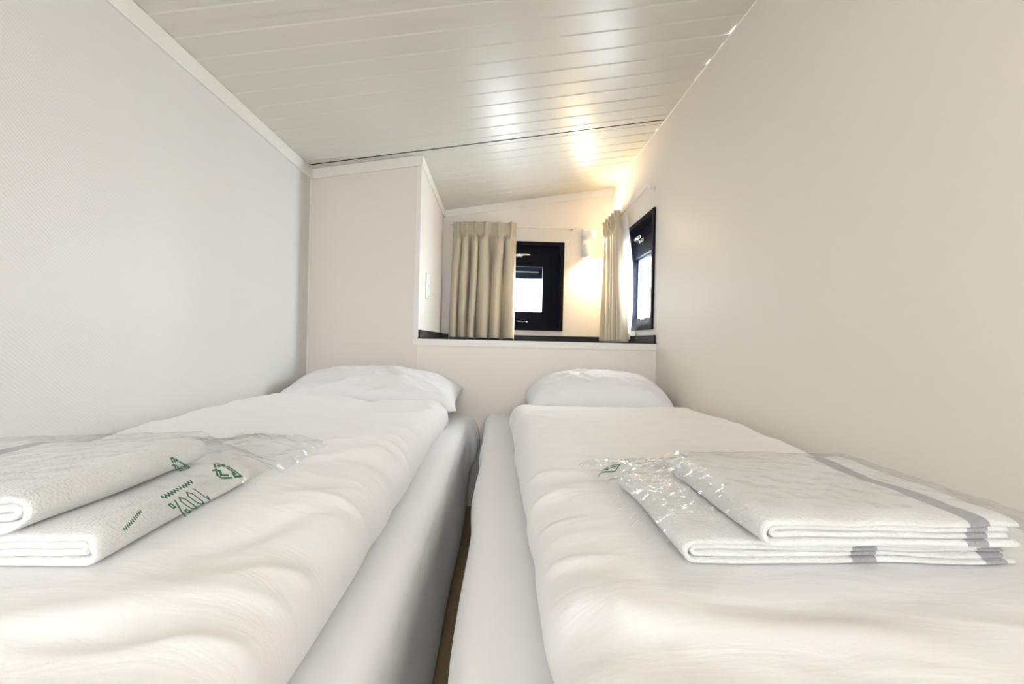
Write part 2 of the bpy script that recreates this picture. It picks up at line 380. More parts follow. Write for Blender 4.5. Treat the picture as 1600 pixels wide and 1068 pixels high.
# ------------------------------------------------------------------ windows
def add_ring(bm, hw0, z0a, z1a, hw1, z0b, z1b, y0, y1):
    """rectangular ring: outer half width hw0, z range a; inner half width hw1, z range b"""
    def q(hw, z0, z1, y): return [bm.verts.new((-hw, y, z0)), bm.verts.new((hw, y, z0)), bm.verts.new((hw, y, z1)), bm.verts.new((-hw, y, z1))]
    A = q(hw0, z0a, z1a, y0); B = q(hw1, z0b, z1b, y0); C_ = q(hw0, z0a, z1a, y1); D = q(hw1, z0b, z1b, y1)
    for i in range(4):
        j = (i+1) % 4
        bm.faces.new((A[i], A[j], B[j], B[i])); bm.faces.new((C_[i], D[i], D[j], C_[j]))
        bm.faces.new((A[i], C_[i], C_[j], A[j])); bm.faces.new((B[i], B[j], D[j], D[i]))
def window(name, loc, rz, g0, g1, ghw, screen):
    """local: x along the wall, +y outwards, z above eye level"""
    w = struct(empty(name, loc, rz))
    bm = bmesh.new()
    add_ring(bm, 0.373, 0.088, 0.787, 0.345, 0.116, 0.759, -0.012, 0.012)
    add_ring(bm, 0.349, 0.101, 0.774, 0.338, 0.116, 0.759, 0.012, 0.075)
    from_bm('window_frame', bm, m_black, w)
    bm = bmesh.new()
    add_ring(bm, 0.338, 0.1165, 0.7585, 0.285, 0.165, 0.700, 0.040, 0.085)
    add_ring(bm, 0.285, 0.165, 0.700, ghw, g0, g1, 0.048, 0.095)
    from_bm('sash', bm, m_black2, w)
    box('pane', m_glass, -ghw-0.004, ghw+0.004, 0.078, 0.082, g0-0.004, g1+0.004, parent=w)
    # lever handle: rose, neck and lever
    h = box('handle', m_chrome, -0.045, 0.045, 0.036, 0.0395, 0.668, 0.690, 0.002, parent=w)
    tube('lever', m_chrome, [(-0.022, 0.036, 0.680), (-0.022, 0.012, 0.680), (-0.014, 0.002, 0.681), (0.02, -0.002, 0.682), (0.105, -0.002, 0.683)], [0.010, 0.010, 0.011, 0.010, 0.008], parent=h, seg=10)
    # stay catch on the bottom rail
    c = box('latch', m_chrome, 0.03, 0.098, 0.036, 0.040, 0.154, 0.160, 0.001, parent=w)
    tube('latch_pin', m_chrome, [(0.01, 0.030, 0.157), (0.05, 0.029, 0.158), (0.085, 0.030, 0.157)], [0.002, 0.004, 0.003], parent=c, seg=8)
    if screen:
        s = box('insect_screen', m_screen, -ghw+0.002, ghw-0.002, 0.052, 0.074, g1-0.098, g1-0.002, 0.003, parent=w)
        tube('screen_roller', m_rail, [(-ghw+0.01, 0.049, g1-0.045), (ghw-0.03, 0.049, g1-0.045)], 0.004, parent=s, seg=8)
        box('screen_end_cap', m_black, ghw-0.028, ghw-0.004, 0.040, 0.052, g1-0.07, g1-0.03, 0.003, parent=s)
    else:
        bm = bmesh.new(); add_ring(bm, ghw-0.0005, g0+0.0005, g1-0.0005, ghw-0.018, g0+0.006, g1-0.022, 0.084, 0.094)
        from_bm('glazing_bead', bm, m_rail, w)
        box('mullion', m_rail, -0.012+0.05, 0.012+0.05, 0.096, 0.11, g1-0.10, g1-0.02, parent=w)
    return w
window('window_1', (0.145, YB, EYE), 0, 0.24, 0.60, 0.212, True)
window('window_2', (XR, 2.956, EYE), -math.pi/2, 0.17, 0.585, 0.205, False)

# ------------------------------------------------------------------ curtain rods
def rod(label, p0, p1, wall_dir, ends):
    """slim white rod on two stand-off brackets. wall_dir: unit vector to the wall"""
    p0 = Vector(p0); p1 = Vector(p1); d = (p1-p0).normalized(); wd = Vector(wall_dir)
    t = empty('curtain_rod', ((p0+p1)/2)[:])
    M = -((p0+p1)/2)
    def L(p): return (Vector(p)+M)[:]
    tube('rod', m_white_metal, [L(p0), L(p1)], 0.0055, parent=t)
    for p in (p0 + d*0.012, p1 - d*0.012):
        bm = bmesh.new()
        off = ends
        add_tube(bm, [L(p), L(p + wd*(off-0.004))], 0.004, 10)
        add_tube(bm, [L(p + wd*(off-0.006)), L(p + wd*off)], 0.013, 14)
        from_bm('bracket', bm, m_white_metal, t, True)
    for p, s in ((p0, -1), (p1, 1)):
        tube('finial', m_white_metal, [L(p), L(p + d*s*0.006), L(p + d*s*0.014), L(p + d*s*0.020)], [0.006, 0.0095, 0.0095, 0.004], parent=t)
    return tag(t, label, 'curtain rod')
rod('slim white rod above the black window on the far niche wall', (-0.36, YB-0.06, EYE+0.888), (0.585, YB-0.06, EYE+0.888), (0, 1, 0), 0.06)
rod('slim white rod above the black window on the right-hand wall', (XR-0.045, 3.50, EYE+0.905), (XR-0.045, 2.60, EYE+0.905), (1, 0, 0), 0.045)

# ------------------------------------------------------------------ curtains
def curtain(label, A0, A1, B0, B1, ztop, zbot, inward, nf, seed, ws=None, skew=0.0, am=1.0):
    """A0-A1: xy ends at the heading, B0-B1: xy ends at the hem; inward: unit xy vector into the room"""
    rs = np.random.RandomState(seed)
    nu, nv = nf*34+1, 90
    s = np.linspace(0, 1, nu)[:, None]; t = np.linspace(0, 1, nv)[None, :]
    A0, A1, B0, B1 = map(np.array, (A0, A1, B0, B1)); inw = np.array(inward)
    al = (A1-A0)/np.linalg.norm(A1-A0)
    # irregular fold phase
    w = rs.uniform(0.7, 1.35, nf)
    if ws: w = np.array(ws)
    edges = np.concatenate([[0], np.cumsum(w)])/w.sum()
    ph = np.interp(s, edges, np.arange(nf+1))            # 0..nf, pleats at half integers
    f = ph - np.floor(ph); c = f - 0.5
    H = ztop - zbot; tp = 0.095/H
    hd = 1 - sstep(tp*0.85, tp*1.6, t)                   # 1 in heading
    body = 1 - hd
    # heading: triple pinch pleat, tight at tp, fanning above
    wid = 0.05 + 0.10*np.clip(1 - t/tp, 0, 1)
    pl = np.exp(-(c/wid)**2*1.2)
    trip = 0.5+0.5*np.cos(c/wid*math.pi*1.9)
    d_head = 0.034*pl*(0.40+0.60*trip) - 0.006*(1-pl)
    # body: rounded folds that grow towards the hem
    wv = np.cos(2*math.pi*c)
    fold = np.sign(wv)*np.abs(wv)**0.75
    ampf = rs.uniform(0.7, 1.2, nf+1)[np.clip(np.floor(ph).astype(int), 0, nf)]
    amp = (0.026 + 0.018*sstep(0, 1, t))*ampf*am
    d_body = amp*fold + 0.005*vnoise(ph*1.7+0*t, t*2.2+0*ph, seed+3)
    d = d_head*hd + d_body*body
    # lateral drift of folds
    lat = 0.011*body*np.sin(2*math.pi*(ph*0.5 + t*0.35)) + 0.010*body*vnoise(ph*1.1+0*t, t*1.6+0*ph, seed+9)
    lat = lat*np.sin(np.pi*s)**0.5 + (0.010+0.004*t)*body*np.sin(2*math.pi*c)
    tt = sstep(0, 1, t)*0.6 + t*0.4
    z = ztop + (zbot-ztop)*t + 0.004*hd*(vnoise(ph*2+0*t, 0*ph+0.2+0*t, seed)) + skew*(1-t)*s + 0*s
    z = z - 0.004*(1-fold)*(t**6)
    base = (A0[None, None]*(1-s[..., None]) + A1[None, None]*s[..., None])*(1-tt[..., None]) + (B0[None, None]*(1-s[..., None]) + B1[None, None]*s[..., None])*tt[..., None]
    P = np.zeros((nu, nv, 3))
    P[..., 0] = base[..., 0] + inw[0]*d + al[0]*lat
    P[..., 1] = base[..., 1] + inw[1]*d + al[1]*lat
    P[..., 2] = z
    org = np.array([(B0+B1)[0]/2, (B0+B1)[1]/2, zbot])
    root = empty('curtain', org.tolist())
    o = grid_mesh('drape', P-org, m_curtain, root)
    so = o.modifiers.new('thickness', 'SOLIDIFY'); so.thickness = 0.0022; so.offset = 0
    # hooks at each pleat
    for k in range(nf):
        sk = float(np.interp(k+0.5, np.arange(nf+1), edges))
        p = (A0*(1-sk) + A1*sk)
        bm = bmesh.new()
        q = Vector((p[0]-inw[0]*0.006, p[1]-inw[1]*0.006, ztop-0.012)) - Vector(org.tolist())
        add_tube(bm, [q + Vector((0, 0, -0.05)), q, q + Vector((-inw[0]*0.006, -inw[1]*0.006, 0.006))], 0.0014, 6)
        from_bm('hook', bm, m_chrome, root, True)
    tag(root, label, 'curtain')
    return root, org
curtain('wide taupe pleated curtain beside the black window on the far niche wall', (-0.352, YB-0.085), (0.135, YB-0.085),
        (-0.375, YB-0.075), (0.130, YB-0.088), EYE+0.903, SILL+0.012, (0, -1), 6, 11, ws=[0.75, 0.6, 0.7, 0.95, 1.15, 0.85], skew=0.012, am=1.35)
r2, o2 = curtain('narrow taupe pleated curtain on the right-hand wall beside the side window', (XR-0.084, 3.455), (XR-0.082, 3.075),
        (XR-0.075, 3.50), (XR-0.070, 2.945), EYE+0.915, SILL+0.006, (-1, 0), 5, 23, am=0.85)
# white lining behind the near edge of the right curtain, belling out towards the window
nu, nv = 24, 60
s = np.linspace(0, 1, nu)[:, None]; t = np.linspace(0, 1, nv)[None, :]
bell = np.sin(np.pi*np.clip(t*1.04, 0, 1))**0.8
P = np.zeros((nu, nv, 3))
yA = 3.25 - (3.25-3.06)*s; yB_ = 3.20 - (3.20-2.93)*s
P[..., 1] = yA*(1-t) + yB_*t - 0.085*bell*s**1.5
P[..., 0] = XR - 0.052 + 0.018*s*np.ones_like(t) + 0.006*np.sin(s*5+t*4)
P[..., 2] = EYE+0.90 + (SILL+0.02-EYE-0.90)*t + 0*s
ln = grid_mesh('lining', P-o2, m_lining, r2)

# ------------------------------------------------------------------ wall lamp
lampx, lampz = 0.690, EYE+0.785
t = empty('wall_lamp', (lampx, YB, lampz))
tag(t, 'white twin-spot lamp glowing on the far niche wall, between the black window and the corner', 'lamp')
box('back_plate', m_white, -0.032, 0.032, -0.022, 0, -0.115, 0.115, 0.006, parent=t)
def spot(z0, direction, energy, ang):
    d = Vector(direction).normalized()
    piv = Vector((0.0, -0.045, z0))
    tube('arm', m_white, [(0, -0.022, z0), tuple(piv)], 0.007, parent=t)
    a = piv - d*0.035; b = piv + d*0.060
    bm = bmesh.new()
    # hollow can: outer wall, rim, inner wall
    seg = 24; ax = d; u = ax.orthogonal().normalized(); v = ax.cross(u)
    prof = [(-0.038, 0.004), (-0.038, 0.024), (-0.030, 0.030), (0.060, 0.031), (0.060, 0.028), (0.020, 0.026), (0.015, 0.004)]
    rings = [[bm.verts.new(piv + ax*p + (u*math.cos(2*math.pi*k/seg)+v*math.sin(2*math.pi*k/seg))*r) for k in range(seg)] for p, r in prof]
    for i in range(len(prof)-1):
        for k in range(seg): bm.faces.new((rings[i][k], rings[i][(k+1) % seg], rings[i+1][(k+1) % seg], rings[i+1][k]))
    bm.faces.new(rings[0][::-1]); bm.faces.new(rings[-1])
    h = from_bm('spot_head', bm, m_white, t, True)
    bm = bmesh.new()
    add_tube(bm, [piv + ax*0.0155, piv + ax*0.030, piv + ax*0.046, piv+ax*0.050], [0.008, 0.020, 0.023, 0.020], 20)
    from_bm('bulb', bm, m_bulb, h, True)
    l = bpy.data.lights.new('lamp_light', 'SPOT'); l.energy = energy; l.color = (1.0, 0.76, 0.46); l.spot_size = math.radians(ang); l.spot_blend = 1.0; l.shadow_soft_size = 0.022
    o = bpy.data.objects.new('lamp_light', l); COL.objects.link(o)
    o.location = Vector((lampx, YB, lampz)) + piv + ax*0.066
    o.rotation_euler = ax.to_track_quat('-Z', 'Y').to_euler()
spot(0.055, (0.66, -0.62, 0.08), 24, 178)
spot(-0.055, (0.25, 0.0, -0.9), 26, 165)

# ------------------------------------------------------------------ switch on the closet side
t = empty('light_switch', (XC, 2.81, EYE+0.325))
tag(t, 'white double light switch on the side of the boxed-out closet', 'light switch')
box('plate', m_white, 0, 0.009, -0.041, 0.041, -0.075, 0.075, 0.003, parent=t)
for zz in (-0.034, 0.034):
    bm = bmesh.new(); add_prism(bm, [(0.009, zz-0.030), (0.016, zz-0.030), (0.011, zz+0.030), (0.009, zz+0.030)], 'y', -0.029, 0.029)
    from_bm('rocker', bm, m_white, t)

# ================================================================== BEDS
MT = EYE - 0.400                # top of the sheeted mattresses
FOOT, HEAD = 0.27, 2.516
def bed(label, x0, x1):
    t = empty('bed', ((x0+x1)/2, (FOOT+HEAD)/2, 0))
    cx, cy = (x0+x1)/2, (FOOT+HEAD)/2
    hw, hl = (x1-x0)/2, (HEAD-FOOT)/2
    box('base', m_base, -hw+0.035, hw-0.035, -hl+0.035, hl-0.01, 0.10, MT-0.20, 0.01, parent=t)
    box('mattress', m_matt, -hw+0.012, hw-0.012, -hl+0.012, hl-0.012, MT-0.20, MT-0.012, 0.03, parent=t)
    for sx in (-1, 1):
        for sy in (-1, 1):
            tube('leg', m_base, [(sx*(hw-0.09), sy*(hl-0.12), 0), (sx*(hw-0.09), sy*(hl-0.12), 0.10)], 0.025, parent=t)
    tag(t, label, 'bed'); return t
LX0, LX1 = XL+0.012, -0.145
RX0, RX1 = -0.050, XR-0.012
bedL = bed('single bed along the left wall, mattress covered by a pale fitted sheet', LX0, LX1)
bedR = bed('single bed along the right wall, mattress covered by a pale fitted sheet', RX0, RX1)

def sheet(parent, x0, x1, inner, seed):
    """fitted sheet: rounded-box shell; inner = +1 if the aisle side is x1, -1 if x0"""
    ny = 260
    ys = np.linspace(FOOT, HEAD, ny)
    r = 0.045; drop = 0.46
    # cross-section parameter from the wall side over the top to the aisle side
    sec = []
    sec += [(0, z, 's0') for z in np.linspace(-0.20, -r, 8)]
    sec += [(r - r*math.cos(a), -r + r*math.sin(a), 'c') for a in np.linspace(0.15, math.pi/2, 7)]
    Wd = x1-x0
    sec += [(x, 0, 't') for x in np.linspace(r, Wd-r, 30)[1:-1]]
    sec += [(Wd-r + r*math.sin(a), -r + r*math.cos(a), 'c') for a in np.linspace(0, math.pi/2, 9)]
    sec += [(Wd, z, 's1') for z in np.linspace(-r, -drop, 36)[1:]]
    X = np.array([q[0] for q in sec])[:, None]; Z = np.array([q[1] for q in sec])[:, None]
    Y = ys[None, :]
    side = sstep(0.0, 0.10, -Z)*(X > Wd*0.8)                  # how far down the aisle side
    dn = np.clip(-Z/drop, 0, 1)*(X > Wd*0.8)
    if inner > 0:
        out = dn*(0.006 + 0.008*vnoise(Y*2.1+0*Z, 0*Y+Z*3, seed)) - 0.018*np.sin(np.pi*np.clip((dn-0.15)/0.75, 0, 1))**2*(0.7+0.3*vnoise(Y*1.6+0*Z, 0*Y+0*Z+0.5, seed+2))
        fl = sstep(2.16, 2.44, Y)*np.sin(np.pi*np.clip(dn*1.1+0.08, 0, 1))
        out = out + 0.058*fl + 0.012*fl*np.sin(Y*60+Z*14)
    else:
        out = -dn*0.008 + side*(0.010*vnoise(Y*5.0+0*Z, Z*2+0*Y, seed) + 0.006*np.sin(Y*11+Z*5) + 0.010*sstep(0.3, 0.9, dn)*np.maximum(0, vnoise(Y*3.3+0*Z, 0*Z+0*Y+0.4, seed+5)))
        fl = sstep(1.9, 2.35, Y)*np.sin(np.pi*np.clip(dn*1.1, 0, 1))
        out = out + 0.014*fl
    hem = 1 + 0*Y + 0*Z
    Zd = Z*(1 + 0.05*vnoise(Y*2.4+0*Z, 0*Z+0*Y+1.5, seed+1)*(dn > 0)*dn)
    if inner > 0: Zd = np.where(dn > 0.3, Zd*(1 - 0.38*sstep(2.25, 2.46, Y)*sstep(0.3, 1, dn)), Zd)
    # top: slight tension creases along the length
    top = 0.0016*vnoise(X*9+0*Y, Y*1.4+0*X, seed+8)*(1-side)
    XX = X + out; 
    if inner < 0: XX = Wd - XX
    # rounded head end
    e = HEAD - Y; ez = -0.035*np.clip(1-e/0.035, 0, 1)**2*(Z > -0.1)
    P = np.stack([x0 + XX + 0*Y, Y + 0*X, MT + Zd + top + ez + 0*Y*X], -1)
    cxy = np.array([(x0+x1)/2, (FOOT+HEAD)/2, 0])
    o = grid_mesh('fitted_sheet', P-cxy, m_sheet, parent)
    so = o.modifiers.new('thickness', 'SOLIDIFY'); so.thickness = 0.002; so.offset = 0
    return o
sheet(bedL, LX0, LX1, +1, 31)
sheet(bedR, RX0, RX1, -1, 47)

# ------------------------------------------------------------------ duvets
def duvet(label, x0, x1, y0, y1, ztop, seed, pack, base_z, wallside, creases):
    n1, n2 = 300, 420
    u = np.linspace(-1, 1, n1)[:, None] + 0*np.zeros((1, n2)); v = np.linspace(-1, 1, n2)[None, :] + np.zeros((n1, 1))
    cx, cy = (x0+x1)/2, (y0+y1)/2; hx, hy = (x1-x0)/2, (y1-y0)/2
    rx0 = 0.86
    def axis(s, h, r, rn):
        """monotone map param -> (dist from centre, edge angle)"""
        a = np.abs(s)
        ang = np.clip((a-rn)/(1-rn), 0, 1)*math.radians(150)      # 0: flat top; 90: outermost; 150: tucked under
        pos = np.where(a < rn, a/rn*(h-r), h - r + r*np.sin(ang))
        return pos*np.sign(s), ang
    r = 0.075
    px, ax = axis(u, hx, r, 0.85); py, ay = axis(v, hy, r, 0.90)
    # corners rounded
    px = px*(1 - 0.035*np.abs(v)**14); py = py*(1 - 0.02*np.abs(u)**14)
    T_ = ztop - MT
    ex = 1 - (1-np.cos(ax))/2; ey = 1 - (1-np.cos(ay))/2
    hgt = ex*ey
    low = (1-math.cos(math.radians(150)))/2
    hgt = np.clip((hgt - (1-low))/low, 0, 1)
    x = cx + px; y = cy + py
    flat = sstep(0.55, 1.0, hgt)
    # outline wander
    x = x + (0.010*vnoise(y*3.1, 0*y+0.3, seed) + 0.004*vnoise(y*11, 0*y+3.3, seed+1))*np.abs(u)**3*(u*wallside < 0)
    y = y + (0.012*vnoise(x*4.1, 0*x+0.7, seed+2) + 0.005*vnoise(x*13, 0*x+0.7, seed+3))*np.abs(v)**3
    # broad quilted loft
    dz = 0.012*fbm(x*2.2, y*2.2, seed+4, 2)
    # long soft folds fanning across the bed
    wx = x + 0.10*vnoise(x*2.0, y*2.0, seed+20); wy = y + 0.10*vnoise(x*2.3, y*2.3, seed+21)
    q = ridge(wx*1.7 + wy*0.9, wy*6.0 - wx*1.6, seed+5); dz = dz + 0.0065*q*np.abs(q)
    q = ridge(wx*4.5, wy*13.0 + wx*3.0, seed+6); dz = dz + 0.0022*q
    # puckers square to the side seams
    de = np.minimum(x-x0, x1-x) if True else 0
    pk = np.exp(-np.clip(np.minimum(x1-x, 9) if wallside < 0 else x-x0, 0, 9)/0.10)
    dz = dz + 0.008*pk*ridge(wy*15 + wx*4, wx*2.0, seed+7)
    ph = np.exp(-np.clip(y1-y, 0, 9)/0.09); dz = dz + 0.005*ph*ridge(wx*13, wy*2.0, seed+8)
    for (ax_, ay_, bx_, by_, w_, h_) in creases:                  # individual modelled creases
        L2 = (bx_-ax_)**2 + (by_-ay_)**2
        tt = np.clip(((x-ax_)*(bx_-ax_) + (y-ay_)*(by_-ay_))/L2, 0, 1)
        dd = np.hypot(x-(ax_+tt*(bx_-ax_)) - 0.02*np.sin(tt*5)*w_*20*0, y-(ay_+tt*(by_-ay_)))
        dz = dz + h_*np.exp(-(dd/w_)**2)*np.sin(np.pi*np.clip(tt*0.9+0.05, 0, 1))
    # crown
    dome = 0.012*(1-u**2)*(1-0.5*v**2)
    z = MT - 0.002 + (T_ + dome)*hgt + dz*flat
    # dent under the towel pack
    bx0, bx1, by0, by1 = pack
    m = sstep(bx0-0.09, bx0-0.005, x)*(1-sstep(bx1+0.005, bx1+0.09, x))*sstep(by0-0.07, by0-0.005, y)*(1-sstep(by1+0.005, by1+0.09, y))
    z = np.where(hgt > 0.6, z*(1-m) + (base_z-0.002)*m, z)
    z = np.maximum(z, MT + 0.003)
    P = np.stack([x, y, z], -1)
    c = np.array([cx, cy, MT])
    o = grid_mesh('duvet', P-c, m_duvet); o.location = c.tolist()
    tag(o, label, 'duvet')
    return P
ZL = EYE - 0.262; ZR = EYE - 0.283
PL_BASE, PR_BASE = EYE - 0.252, EYE - 0.270
PDL = duvet('puffy white duvet on the left bed, with the towel pack at its near left', XL+0.012, -0.205, 0.20, 2.075, ZL, 101,
      (-0.86, -0.40, 0.47, 0.90), PL_BASE, -1,
      [(-0.58, 2.05, -0.52, 1.90, 0.030, -0.035), (-0.26, 1.6, -0.5, 1.35, 0.03, 0.010), (-0.25, 1.1, -0.45, 0.92, 0.025, 0.010), (-0.24, 0.75, -0.40, 0.5, 0.03, -0.012), (-0.26, 0.5, -0.55, 0.36, 0.03, 0.010)])
PDR = duvet('puffy white duvet on the right bed, with the flat towel pack on its middle', 0.065, XR-0.008, 0.20, 2.085, ZR, 211,
      (0.20, 0.72, 0.50, 0.86), PR_BASE, 1,
      [(0.10, 1.5, 0.35, 1.2, 0.03, 0.008), (0.10, 0.9, 0.25, 0.70, 0.025, 0.008), (0.12, 0.48, 0.45, 0.40, 0.03, 0.010), (0.12, 0.42, 0.2, 0.62, 0.025, 0.010)])

# ------------------------------------------------------------------ pillows
def pillow(label, cx, cy, cz, hw, hl, th, tilt, yaw, roll, seed, thb=0.10, rc=0.0):
    n = 120
    u = np.linspace(-1, 1, n)[:, None] + np.zeros((1, n)); v = np.linspace(-1, 1, n)[None, :] + np.zeros((n, 1))
    co = 1 - 0.11*np.abs(u*v)**4*rc
    def half(sgn):
        prof = (np.clip(1-np.abs(u)**2.6, 0, 1)*np.clip(1-np.abs(v)**2.4, 0, 1))**0.55
        X = hw*u*(1 - 0.06*(1-np.abs(u)**2)*0 - 0.05*(1-v**2)*np.abs(u)**6)
        Y = hl*v*(1 - 0.07*(1-u**2)*np.abs(v)**6)
        X = X*co; Y = Y*co
        wr = 0.009*ridge(u*2.6+v*1.4, v*2.6-u*1.2, seed) + 0.004*ridge(u*7+v*5, v*6-u*3, seed+4) + 0.004*fbm(u*5, v*5, seed+1, 2)
        # creases running in from the corners
        cr = 0.010*np.exp(-((np.abs(u)-np.abs(v))/0.10)**2)*np.abs(u*v)
        Z = sgn*((th if sgn > 0 else thb)*prof + (wr - cr)*prof**0.6*(sgn > 0)*0.8)
        return np.stack([X, Y, Z], -1)
    A = half(1).reshape(-1, 3); B = half(-1).reshape(-1, 3)
    idx = np.arange(n*n).reshape(n, n)
    a = idx[:-1, :-1].ravel(); b = idx[1:, :-1].ravel(); c = idx[1:, 1:].ravel(); d = idx[:-1, 1:].ravel()
    F = np.stack([a, b, c, d], 1); F2 = F[:, ::-1] + n*n
    me = bpy.data.meshes.new('pillow'); me.from_pydata(np.vstack([A, B]).tolist(), [], F.tolist()+F2.tolist()); me.update()
    bm = bmesh.new(); bm.from_mesh(me); bmesh.ops.remove_doubles(bm, verts=bm.verts[:], dist=1e-5); bm.to_mesh(me); bm.free()
    o = link('pillow', me, m_pillow, None, True)
    o.matrix_world = Matrix.Translation((cx, cy, cz)) @ Matrix.Rotation(yaw, 4, 'Z') @ Matrix.Rotation(tilt, 4, 'X') @ Matrix.Rotation(roll, 4, 'Y')
    return tag(o, label, 'pillow')
pillow('plump white pillow at the head of the left bed, one corner poking towards the aisle', -0.60, 2.295, EYE-0.288, 0.425, 0.222, 0.140, 0.12, 0.0, 0.02, 301, 0.092)
pillow('plump white pillow at the head of the right bed, against the right wall', 0.510, 2.300, EYE-0.306, 0.365, 0.215, 0.163, 0.04, 0.0, 0.0, 331, 0.085, 1.0)

# ================================================================== TOWEL PACKS
def towel(label, xf, xe, y0, y1, zb, th, m, seed, group=None):
    """folded towel: two nested U folds; xf = x of the fold, xe = x of the open end; section in xz, swept along y"""
    sg = 1 if xe > xf else -1
    lt = th/4.06
    zc_ = zb + th/2
    def path(rad, xin, xo):
        """centre line: open end (bottom) -> fold -> open end (top)"""
        pts = []
        fx = xf + sg*(th/2)
        for x in np.linspace(xo, fx + sg*xin, 26)[:-1]: pts.append((x, zc_-rad))
        for a in np.linspace(-math.pi/2, -3*math.pi/2, 15): pts.append((fx + sg*xin + sg*rad*math.cos(a)*1.0, zc_+rad*math.sin(a)))
        for x in np.linspace(fx + sg*xin, xo, 26)[1:]: pts.append((x, zc_+rad))
        return pts
    rs = np.random.RandomState(seed)
    bm = bmesh.new()
    ny = 46; ys = np.linspace(y0, y1, ny)
    cxm, cym = (xf+xe)/2, (y0+y1)/2
    for (rad, xin, xo, ny0) in ((th/2-lt/2, 0, xe, 0.0), (th/2-lt*1.50, 0.003, xe - sg*0.012, 0.004)):
        pts = path(rad, xin, xo)
        # closed ribbon outline with rounded ends
        n = len(pts); P = np.array(pts); Tn = np.gradient(P, axis=0); Tn /= np.linalg.norm(Tn, axis=1)[:, None]; N = np.stack([-Tn[:, 1], Tn[:, 0]], 1)
        h = lt*0.50
        out = list(P + N*h) + [P[-1] + Tn[-1]*h*0.8] + list((P - N*h)[::-1]) + [P[0] - Tn[0]*h*0.8]
        out = np.array(out); no = len(out)
        cen = np.vstack([P, P[-1:], P[::-1], P[:1]])
        rings = []
        for j, y in enumerate(ys):
            e = min(j, ny-1-j); k = (0.35, 0.80, 0.96)[e] if e < 3 else 1.0        # rounded cut ends
            yy = y0 + ny0 + (0.0, 0.0020, 0.0055)[j] if j < 3 else (y1 - ny0 - (0.0, 0.0020, 0.0055)[ny-1-j] if ny-1-j < 3 else y)
            ring = []
            for i in range(no):
                px_, pz_ = cen[i] + (out[i]-cen[i])*k
                ring.append((px_, yy, pz_))
            rings.append(np.array(ring))
        R = np.array(rings)                                                   # ny, no, 3
        X, Y, Z = R[..., 0], R[..., 1], R[..., 2]
        rel = (Z - zb)/th
        Z2 = Z + 0.0055*rel*fbm(X*7, Y*7, seed, 3) - 0.004*rel*np.clip(1-np.minimum(Y-y0, y1-Y)/0.03, 0, 1)**2
        X2 = X + 0.0060*vnoise(Y*8, Z*40, seed+3)
        Y2 = Y + 0.0045*vnoise(X*10, Z*90, seed+4)
        vs = [[bm.verts.new((X2[j, i]-cxm, Y2[j, i]-cym, Z2[j, i]-zb)) for i in range(no)] for j in range(ny)]
        for j in range(ny-1):
            for i in range(no): bm.faces.new((vs[j][i], vs[j][(i+1) % no], vs[j+1][(i+1) % no], vs[j+1][i]))
        # end caps: strips between the two sides of the ribbon
        for j in (0, ny-1):
            for i in range(n-1): 
                bm.faces.new((vs[j][i], vs[j][i+1], vs[j][2*n-i-1], vs[j][2*n-i]))
            bm.faces.new((vs[j][n-1], vs[j][n], vs[j][n+1])); bm.faces.new((vs[j][0], vs[j][2*n], vs[j][2*n+1]))
    o = from_bm('folded_towel', bm, m, None, True); o.location = (cxm, cym, zb)
    return tag(o, label, 'towel')
m_t1 = make_towel_mat('white_towel_a', [(-0.085, 0.013)])
m_t2 = make_towel_mat('white_towel_b', [(-0.19, 0.012)])
m_t3 = make_towel_mat('white_towel_c', [(0.110, 0.012)])
m_t4 = make_towel_mat('white_towel_d', [(0.02, 0.016), (0.19, 0.016)])
tl_low = towel('folded white towel at the bottom of the left pack, poking out towards the aisle', -0.415, -0.66, 0.500, 0.800, PL_BASE, 0.037, m_t2, 5)
tl_top = towel('folded white towel with grey stripe on top of the left pack', -0.485, -0.825, 0.490, 0.790, PL_BASE+0.032, 0.043, m_t1, 9); tl_top.rotation_euler = (0, math.radians(-2.5), 0)
tr_low = towel('folded white towel at the bottom of the right pack, rolled edge to the aisle', 0.235, 0.665, 0.555, 0.850, PR_BASE, 0.030, m_t4, 15)
tr_top = towel('folded white towel with grey stripe on top of the right pack', 0.315, 0.635, 0.525, 0.820, PR_BASE+0.034, 0.036, m_t3, 19)

